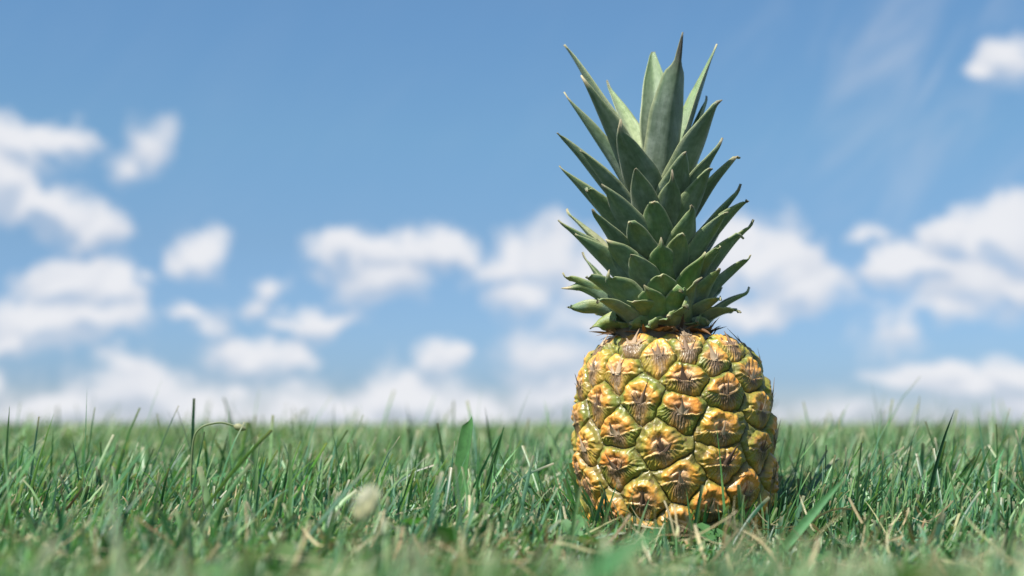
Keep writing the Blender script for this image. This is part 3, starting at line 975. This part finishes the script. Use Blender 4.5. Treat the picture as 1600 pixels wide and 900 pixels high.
def blades(x, y, length, width, azim, lean, curv, colr, seg=5, across=3, cut=None, z0=None, side=None):
    """ribbons rooted at (x, y): lean = angle off the vertical at the root, curv = further bending to the tip"""
    n = len(x)
    u = np.linspace(0, 1, seg + 1)
    angl = lean[:, None] + curv[:, None] * u[None, :] ** 1.5
    dl = length[:, None] / seg
    am = 0.5 * (angl[:, 1:] + angl[:, :-1])
    hx = np.concatenate([np.zeros((n, 1)), np.cumsum(np.sin(am) * dl, 1)], 1)
    hz = np.concatenate([np.zeros((n, 1)), np.cumsum(np.cos(am) * dl, 1)], 1)
    ca, sa = np.cos(azim)[:, None], np.sin(azim)[:, None]
    sd = np.zeros(n) if side is None else side
    wob = sd[:, None] * length[:, None] * u[None, :] ** 2
    if z0 is None: z0 = ground_z(x, y)
    C = np.stack([x[:, None] + hx * ca - wob * sa, y[:, None] + hx * sa + wob * ca, z0[:, None] + hz - 0.002], 2)
    C[:, :, 2] = np.maximum(C[:, :, 2], z0[:, None] + 0.001 * u[None, :])
    tw = RNG.normal(0, 0.5, n)[:, None] * u[None, :] + RNG.normal(0, .5, n)[:, None]
    # width direction: sideways, twisting about the blade
    Sx, Sy = -sa, ca
    Nx, Nz = np.cos(angl), -np.sin(angl)
    Wv = np.stack([Sx * np.cos(tw) + Nx * ca * np.sin(tw), Sy * np.cos(tw) + Nx * sa * np.sin(tw), Nz * np.sin(tw)], 2)
    Nv = np.stack([Nx * ca * np.cos(tw) - Sx * np.sin(tw), Nx * sa * np.cos(tw) - Sy * np.sin(tw), Nz * np.cos(tw)], 2)
    if cut is None: cut = np.zeros(n, bool)
    wp = np.where(cut[:, None], (0.8 + 0.2 * u - 0.3 * u ** 4)[None, :], (0.75 + 0.5 * u - 1.2 * u ** 2.6)[None, :])
    wp = np.clip(wp, 0.06, 1) * width[:, None] * 0.5
    a = np.linspace(-1, 1, across)
    V = C[:, :, None, :] + Wv[:, :, None, :] * (wp[:, :, None] * a[None, None, :])[..., None]
    if across == 3:
        V += Nv[:, :, None, :] * (wp[:, :, None] * np.array([0.45, 0, 0.45])[None, None, :])[..., None]
    nv = (seg + 1) * across
    F = (grid_faces(across, seg + 1)[None] + (np.arange(n) * nv)[:, None, None]).reshape(-1, 4)
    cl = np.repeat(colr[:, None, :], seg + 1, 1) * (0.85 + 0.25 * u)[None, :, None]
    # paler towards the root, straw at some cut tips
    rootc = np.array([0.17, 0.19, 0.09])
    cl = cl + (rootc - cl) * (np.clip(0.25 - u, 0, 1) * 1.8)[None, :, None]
    tipc = np.array([0.36, 0.32, 0.20])
    tp = (cut[:, None] * (u > 0.97)[None, :] * 0.8)[..., None]
    cl = cl + (tipc - cl) * tp
    cl = np.repeat(cl[:, :, None, :], across, 2)
    return V.reshape(-1, 3), F, cl.reshape(-1, 3)


def grass_colours(n, rg):
    base = np.array([[0.074, 0.205, 0.085], [0.128, 0.290, 0.108], [0.028, 0.095, 0.048], [0.195, 0.320, 0.135], [0.100, 0.220, 0.130]])
    c = base[rg.integers(0, len(base), n)] * rg.uniform(0.7, 1.35, (n, 1))
    return c


def scatter(n, d0, d1, margin, rg, power=1.0):
    """points over the lawn between distances d0..d1 in front of the camera, wider than the view"""
    d = np.sqrt(rg.uniform(d0 ** 2, d1 ** 2, n)) if power == 1.0 else d0 * (d1 / d0) ** rg.uniform(0, 1, n)
    x = rg.uniform(-1, 1, n) * (0.42 * d + margin)
    return x, d - CAM_D


def hmap(x, y):
    """height of the sward: cropped and matted close to the camera, longer at the sides and behind"""
    d = y + CAM_D
    p = np.stack([x * 7, y * 7, np.zeros_like(x)], 1)
    nz = fbm(p, 2, 77)
    near = 0.55 + 0.45 * sstep(y, -0.40, -0.02) + 0.75 * sstep(-y, 0.42, 0.58)
    front = 1 - 0.64 * np.exp(-((x - ROOT[0]) / 0.12) ** 2) * sstep(-y, 0.03, 0.09) * sstep(0.42 + y, 0.0, 0.1)
    return near * front * (1 + 0.38 * nz)


FR = 0.050


def clear_fruit(x, y, r=FR):
    return np.hypot(x - ROOT[0], y) > r


Vs, Fs, Cs = [], [], []
nvert = 0


def addb(t3):
    global nvert
    Vs.append(t3[0]); Fs.append(t3[1] + nvert); Cs.append(t3[2]); nvert += len(t3[0])


def lawn_band(n, d0, d1, margin, Lm, Wm, seg, across, seed, tall=0.0, gain=1.0, wscale=1.0, log=False, leanmax=0.75):
    rg = np.random.default_rng(seed)
    x, y = scatter(n, d0, d1, margin, rg, 2.0 if log else 1.0)
    # tufts: pull towards clump centres
    p = np.stack([x * 60, y * 60, np.zeros_like(x)], 1)
    m = (vnoise(p, seed) > rg.uniform(-1.1, 0.9, n)) & clear_fruit(x, y)
    x, y = x[m], y[m]; n = len(x)
    hm = hmap(x, y)
    L = Lm * hm * rg.lognormal(0, 0.30, n)
    if tall:
        k = rg.uniform(0, 1, n) < tall
        L[k] *= rg.uniform(1.3, 1.75, k.sum())
    dc = y + CAM_D
    L = np.clip(L, 0.012, 0.125)
    L = np.where(dc < 0.62, np.minimum(L, CAM_H - 0.062 * dc - rg.uniform(0, .012, n)), L)
    L = np.where(dc < 1.15, np.minimum(L, (CAM_H + 0.020 * dc) * rg.uniform(.72, 1, n)), L)
    W = Wm * rg.lognormal(0, 0.28, n) * wscale
    az_ = np.where(rg.uniform(0, 1, n) < .55, rg.normal(0.1, .75, n), rg.uniform(0, 2 * np.pi, n))
    lean = np.abs(rg.normal(0.12, 0.46, n)); curv = np.abs(rg.normal(0, 0.45, n))
    flat = rg.uniform(0, 1, n) < 0.16
    lean[flat] = rg.uniform(0.8, 1.4, flat.sum())
    # blades beside the fruit bend away from it
    dx, dy = x - ROOT[0], y
    rr_ = np.hypot(dx, dy)
    nb = rr_ < 0.085 + 0.3 * L
    oa = np.arctan2(dy, dx)
    az_[nb] = oa[nb] + rg.normal(0, 0.55, nb.sum())
    lean[nb] = np.maximum(lean[nb], 0.15)
    c = grass_colours(n, rg)
    pt = sstep(fbm(np.stack([x * 4.5, y * 4.5, np.zeros_like(x)], 1), 2, 55), -0.1, 0.55)[:, None]
    c = c + (np.array([0.20, 0.29, 0.125]) * rg.uniform(.7, 1.3, (n, 1)) - c) * pt * 0.6
    dry = rg.uniform(0, 1, n) < 0.04 + 0.06 * pt[:, 0]
    c[dry] = np.array([0.32, 0.28, 0.14]) * rg.uniform(0.7, 1.2, (dry.sum(), 1))
    W[dry] *= 0.7; L[dry] *= 0.75
    c = c * gain * np.array([1 + 0.15 * (gain - 1) / .25, 1, 1])
    cut = rg.uniform(0, 1, n) < 0.45
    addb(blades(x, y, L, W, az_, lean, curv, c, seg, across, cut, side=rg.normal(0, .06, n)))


lawn_band(80000, 0.21, 1.05, 0.16, 0.034, 0.0020, 6, 3, 1, tall=.05)
lawn_band(44000, 1.05, 2.2, 0.16, 0.043, 0.0024, 5, 3, 2, tall=.03)
lawn_band(30000, 2.2, 5.0, 0.3, 0.048, 0.0042, 4, 2, 3, tall=.03, gain=1.12)
lawn_band(30000, 5.0, 14.0, 0.5, 0.050, 0.0085, 3, 2, 4, tall=.03, gain=1.25)
lawn_band(22000, 14.0, 60.0, 1.0, 0.056, 0.028, 3, 2, 5, tall=.02, log=True, gain=1.3)

# blades that stand clear above the sward, at their own spots
SPECIAL = [  # tip px, depth Y, length-lean
    ((136, 608), 0.05, 0.02), ((148, 632), 0.15, 0.15), ((15, 636), -0.10, 0.05), ((85, 650), -0.05, 0.3), ((303, 620), 0.10, 0.02), ((280, 632), 0.12, 0.35),
    ((222, 645), 0.3, 0.1), ((428, 668), -0.15, 0.7), ((60, 655), 0.0, 0.1), ((522, 630), 0.5, 0.02), ((858, 636), 0.12, .1), ((655, 690), -0.12, .2), ((790, 664), -0.02, .45),
    ((1528, 645), 0.05, -.1), ((1345, 686), -.05, .1), ((1434, 698), -0.1, .3), ((1300, 655), .6, 0), ((1598, 668), 0.0, .2), ((190, 640), .8, .1), ((330, 640), .9, .15), ((570, 645), .8, -.2), ((620, 648), 1.0, .05),
    ((780, 640), 1.1, .05), ((815, 645), .9, .1), ((480, 645), 1.0, .1), ((1320, 655), .9, 0.1), ((1460, 650), 1.2, .1), ((1570, 655), 1.0, 0), ((240, 690), -.2, .6), ((500, 720), -.2, .2), ((70, 690), -.2, .5),
    ((940, 700), .05, .3), ((1255, 680), .1, .3), ((1290, 690), .0, .05), ((1395, 705), -.08, .05), ((1072, 758), -.10, -.15), ((1016, 772), -.11, .35), ((1098, 752), -.10, .2), ((1204, 772), -.11, .8), ((945, 762), -.09, .3), ((1140, 790), -.12, -.4), ((985, 800), -.12, .1), ((1045, 800), -.13, -.3), ((1185, 806), -.12, .5), ((905, 775), -.07, -.3), ((1160, 775), -.10, .05), ((1500, 690), -.1, -.4),
]
sp = np.random.default_rng(8)
ax_, ay_, aL, aW, aAz, aLe, aCu = [], [], [], [], [], [], []
for (tp, Y, ln_) in SPECIAL:
    q = at(tp[0], tp[1], Y)
    hgt_ = q[2]
    if hgt_ < 0.012: continue
    az0 = 0.0 if ln_ >= 0 else math.pi
    az0 += sp.normal(0, .3)
    le = abs(ln_) * 0.8; cu = abs(ln_) * 0.4
    L = hgt_ / math.cos(le + cu * 0.45)
    rx_ = math.sin(le + cu * .45) * L
    ax_.append(q[0] - rx_ * math.cos(az0)); ay_.append(Y - rx_ * math.sin(az0)); aL.append(L); aW.append(sp.uniform(.0022, .0034)); aAz.append(az0); aLe.append(le); aCu.append(cu)
addb(blades(np.array(ax_), np.array(ay_), np.array(aL), np.array(aW), np.array(aAz), np.array(aLe), np.array(aCu), grass_colours(len(ax_), sp) * 0.8, 8, 3, sp.uniform(0, 1, len(ax_)) < .3))

lawn = mesh_obj("grass", np.vstack(Vs), np.vstack(Fs), M_GRASS, None, np.vstack(Cs))
tag(lawn, "green lawn grass in fine upright blades around the pineapple", "grass", kind="stuff")

# straw lying low in the sward
Vs, Fs, Cs = [], [], []; nvert = 0
rg = np.random.default_rng(31)
x, y = scatter(27000, 0.22, 2.4, 0.16, rg)
p = np.stack([x * 9, y * 9, np.zeros_like(x)], 1)
m = clear_fruit(x, y, .055) & (fbm(p, 2, 6) > rg.uniform(-.75, .55, len(x)))
x, y = x[m], y[m]; n = len(x)
straw_c = np.array([(.42, .36, .20), (.34, .28, .15), (.50, .45, .28), (.26, .17, .085), (.36, .36, .18)])[rg.integers(0, 5, n)] * rg.uniform(.7, 1.15, (n, 1))
addb(blades(x, y, rg.uniform(.010, .036, n), rg.uniform(.0008, .0020, n), rg.uniform(0, 6.283, n), rg.uniform(.7, 1.5, n), rg.normal(0, .5, n), straw_c, 5, 3, rg.uniform(0, 1, n) < .7, z0=ground_z(x, y) + rg.uniform(0, .020, n), side=rg.normal(0, .12, n)))
straw = mesh_obj("straw", np.vstack(Vs), np.vstack(Fs), M_STRAW, None, np.vstack(Cs))
tag(straw, "dry tan straw and mown clippings lying between the grass blades", "straw", kind="stuff")

# small clover and weed leaves low in the lawn
rg = np.random.default_rng(41)
x, y = scatter(2600, 0.2, 2.0, 0.16, rg)
x2, y2 = scatter(420, 0.15, 0.55, 0.10, rg); x = np.concatenate([x, x2]); y = np.concatenate([y, y2])
p = np.stack([x * 6, y * 6, np.zeros_like(x)], 1)
m = clear_fruit(x, y, .07) & (fbm(p, 2, 61) > rg.uniform(-.5, .6, len(x)))
x, y = x[m], y[m]
V_, F_, C_ = [], [], []; off = 0
ring = np.linspace(0, 2 * np.pi, 9)[:-1]
for i in range(len(x)):
    hz_ = rg.uniform(.012, .034) * float(hmap(x[i:i + 1], y[i:i + 1])[0]); r = rg.uniform(.003, .0062)
    tilt = rg.normal(0, .35, 2); a0 = rg.uniform(0, 6.28)
    cc = np.array([.065, .15, .05]) * rg.uniform(.7, 1.5) * np.array([rg.uniform(.8, 1.4), 1, 1])
    for k in range(3):
        a = a0 + k * 2.094
        # heart-ish leaflet, folded along its middle
        lx = r * 1.05 + r * np.cos(ring) * (1.0 - .12 * (np.abs(np.sin(ring)) < .3) * (np.cos(ring) > 0)); ly = r * .95 * np.sin(ring)
        lz = np.abs(ly) * .35
        pts_ = np.vstack([[r * .1, 0, 0], np.stack([lx, ly, lz], 1)])
        X = pts_[:, 0] * math.cos(a) - pts_[:, 1] * math.sin(a); Y = pts_[:, 0] * math.sin(a) + pts_[:, 1] * math.cos(a)
        Z = pts_[:, 2] + X * tilt[0] + Y * tilt[1]
        V_.append(np.stack([X + x[i], Y + y[i], Z + hz_], 1))
        F_.append(np.array([[0, 1 + q, 1 + (q + 1) % 8] for q in range(8)]) + off); off += 9
        C_.append(np.tile(cc, (9, 1)))
    sv = np.array([[-.0005, 0, 0], [.0005, 0, 0], [.0005, 0, hz_], [-.0005, 0, hz_]]) + np.array([x[i], y[i], 0])
    V_.append(sv); F_.append(np.array([[0, 1, 2], [0, 2, 3]]) + off); off += 4; C_.append(np.tile(cc, (4, 1)))
clover = mesh_obj("clover", np.vstack(V_), np.vstack(F_), M_CLOVER, None, np.vstack(C_))
tag(clover, "small round clover leaves growing low among the grass", "clover", kind="stuff")

# ------------------------------------------------------------------ single plants one can point to


def single_blade(name, label, tip, Y, base_dx, wpx, colr, cut=False, bow=0.0, cat="grass blade", group=None, face=0.15):
    q = at(tip[0], tip[1], Y)
    sc = (Y + CAM_D) / FPX
    b = np.array([q[0] + base_dx * sc, Y + 0.01, 0.0])
    n = 16; u = np.linspace(0, 1, n)[:, None]
    mid = (b + q) / 2 + np.array([bow * np.linalg.norm(q - b), 0, 0.06 * np.linalg.norm(q - b)])
    cl = (1 - u) ** 2 * b + 2 * u * (1 - u) * mid + u ** 2 * q
    T = np.gradient(cl, axis=0); T /= np.linalg.norm(T, axis=1)[:, None]
    W = np.tile(np.array([math.cos(face), math.sin(face), 0]), (n, 1)); W = W - (W * T).sum(1)[:, None] * T; W /= np.linalg.norm(W, axis=1)[:, None]
    N = np.cross(W, T)
    u1 = u[:, 0]
    wd = (0.55 + 0.45 * np.sin(u1 * 2.6)) if cut else np.clip(1 - u1 ** 2.2, 0.02, 1) * (0.7 + .4 * u1)
    if cut: wd = wd * np.clip((1.02 - u1) / .07, .45, 1)
    wd = wd * wpx * sc * .5
    a = np.linspace(-1, 1, 7)
    v = (cl - b)[:, None, :] + W[:, None, :] * (wd[:, None] * a)[:, :, None] + N[:, None, :] * (wd[:, None] * .35 * np.abs(a))[:, :, None]
    if cut:                                            # torn slanting end
        v[-1, :, 2] += np.linspace(-.003, .0015, 7); v[-2, :, 2] += np.linspace(-.001, .001, 7)
    v2 = v + N[:, None, :] * .00025
    V = np.concatenate([v.reshape(-1, 3), v2.reshape(-1, 3)])
    f = grid_faces(7, n)
    cols = np.tile(np.array(colr), (len(V), 1)) * (1 + .12 * np.sin(np.tile(np.tile(a, n) * 14, 2)))[:, None]
    o = mesh_obj(name, V, np.vstack([f, f[:, ::-1] + 7 * n]), M_GRASS, None, cols)
    o.location = tuple(b)
    return tag(o, label, cat, group)


single_blade("grass_blade", "broad upright dark green grass blade with a torn tip left of the pineapple", (735, 653), -0.03, -22, 24, (0.105, 0.27, 0.085), True, -.03, face=-.55)
single_blade("grass_blade", "slanting pointed green grass blade just right of the broad torn one", (788, 664), 0.00, -55, 15, (0.085, 0.21, 0.08), False, .03)


single_blade("grass_blade", "pale whitish blurred grass blade in the bottom corner farthest from the pineapple", (168, 722), -0.50, 60, 30, (0.50, 0.56, 0.42), False, -.04, face=-.6)
single_blade("grass_blade", "wide blurred green grass blade lying close to the camera below the pineapple", (1052, 818), -0.50, -330, 78, (0.060, 0.215, 0.065), False, -.02, face=-.6)
single_blade("grass_blade", "long green blade leaning across the lawn towards the pineapple's shaded side", (1322, 745), -0.17, -120, 20, (0.12, 0.30, 0.12), False, .03, face=-.4)


def lathe(prof_, n=16):
    a = np.linspace(0, 2 * np.pi, n, endpoint=False)
    V = np.array([[r * math.cos(t_), r * math.sin(t_), z] for (z, r) in prof_ for t_ in a])
    return V, grid_faces(n, len(prof_), True)


def tube(cl, rad, n=8):
    T = np.gradient(cl, axis=0); T /= np.linalg.norm(T, axis=1)[:, None]
    ref = np.array([0, 1.0, 0.02]); A1 = np.cross(T, ref); A1 /= np.linalg.norm(A1, axis=1)[:, None]; B1 = np.cross(T, A1)
    a = np.linspace(0, 2 * np.pi, n, endpoint=False)
    V = cl[:, None, :] + (A1[:, None, :] * np.cos(a)[None, :, None] + B1[:, None, :] * np.sin(a)[None, :, None]) * np.asarray(rad)[:, None, None]
    return V.reshape(-1, 3), grid_faces(n, len(cl), True)


# the nodding stalk with a pale bud, standing just above the horizon on the left
Yb = 0.02
p0 = at(298, 700, Yb); p0[2] = 0
pts_ = [p0, at(300, 682, Yb), at(316, 665, Yb), at(345, 659, Yb), at(368, 666, Yb)]
tt = np.linspace(0, 4, 30); ctrl = np.array(pts_)
cl = np.stack([np.interp(tt, range(5), ctrl[:, k]) for k in range(3)], 1)
for _ in range(6): cl[1:-1] = .25 * cl[:-2] + .5 * cl[1:-1] + .25 * cl[2:]
stalk_root = link(bpy.data.objects.new("bud_stalk", None)); stalk_root.location = tuple(p0); stalk_root.empty_display_size = .01
tag(stalk_root, "thin pale stalk bending over with a small bud at its end above the grass", "bud stalk")
v, f = tube(cl - p0, np.full(30, .0006)); mesh_obj("stem", v, f, M_CLOVER, stalk_root, np.tile((.22, .27, .13), (len(v), 1)))
v, f = lathe([(0, .0006), (.001, .0018), (.003, .0024), (.005, .0021), (.007, .0012), (.008, .0003)])
dirv = Vector(cl[-1] - cl[-3]).normalized(); mt = dirv.to_track_quat('Z', 'Y').to_matrix()
v = np.array([list(mt @ Vector(q)) for q in v]) + (cl[-1] - p0) - np.array(dirv) * .001
mesh_obj("bud", v, f, M_CLOVER, stalk_root, np.tile((.36, .36, .20), (len(v), 1)))

# the out-of-focus pale flower head near the camera
Yf = -0.40
q = at(570, 797, Yf); p0 = np.array([q[0] - .006, Yf + .002, 0.0])
fl_root = link(bpy.data.objects.new("clover_flower", None)); fl_root.location = tuple(p0); fl_root.empty_display_size = .01
M_PETAL = leafy_material('clover petal', 0.6, 0.3, 0.35, (1, 1, .85))
tag(fl_root, "blurred cream white clover flower head close to the camera left of the pineapple", "flower")
u = np.linspace(0, 1, 12)[:, None]; top = q - p0
cl = u * top + np.array([-.003, 0, 0]) * (u * (1 - u)) * 4
v, f = tube(cl, np.full(12, .0007)); mesh_obj("stem", v, f, M_CLOVER, fl_root, np.tile((.16, .24, .09), (len(v), 1)))
fg = np.random.default_rng(2); V_, F_, C_ = [], [], []; off = 0
axis_ = np.array([.55, 0, .835])
for i in range(150):                               # blunt overlapping florets on an egg-shaped head
    zc = 1 - 2 * (i + .5) / 150; a = i * 2.39996; rr_ = math.sqrt(1 - zc * zc)
    d = np.array([rr_ * math.cos(a), rr_ * math.sin(a), zc])
    sdir = np.cross(d, (0, 0, 1.0)); sdir /= np.linalg.norm(sdir) + 1e-9
    upd = np.cross(sdir, d)
    c0 = d * .0026
    n5 = np.linspace(0, 1, 5)
    dd_ = upd * .55 + d * .8 + np.array([0, 0, .25])
    cl2 = c0 * .5 + np.outer(n5, dd_) * .0034 * fg.uniform(.75, 1.2) + np.outer(n5 ** 2, (0, 0, .0006))
    w_ = np.array([.0005, .0008, .0009, .0007, .0002])
    vv_ = np.stack([cl2 - sdir * w_[:, None], cl2 + d * w_[:, None] * .4, cl2 + sdir * w_[:, None]], 1).reshape(-1, 3)
    vv_ = vv_ + np.outer(vv_ @ axis_, axis_) * .5
    V_.append(vv_ + top); F_.append(grid_faces(3, 5) + off); off += 15; C_.append(np.tile(np.array([.86, .84, .68]) * fg.uniform(.9, 1.05), (15, 1)))
a_ = np.linspace(0, np.pi, 9)
v, f = lathe([(-.0026 * math.cos(t_), .0026 * math.sin(t_) + 1e-5) for t_ in a_], 14)
v = v + np.outer(v @ axis_, axis_) * .5 + top
V_.append(v); F_.append(f + off); C_.append(np.tile((.8, .8, .6), (len(v), 1)))
mesh_obj("petals", np.vstack(V_), np.vstack(F_), M_PETAL, fl_root, np.vstack(C_))
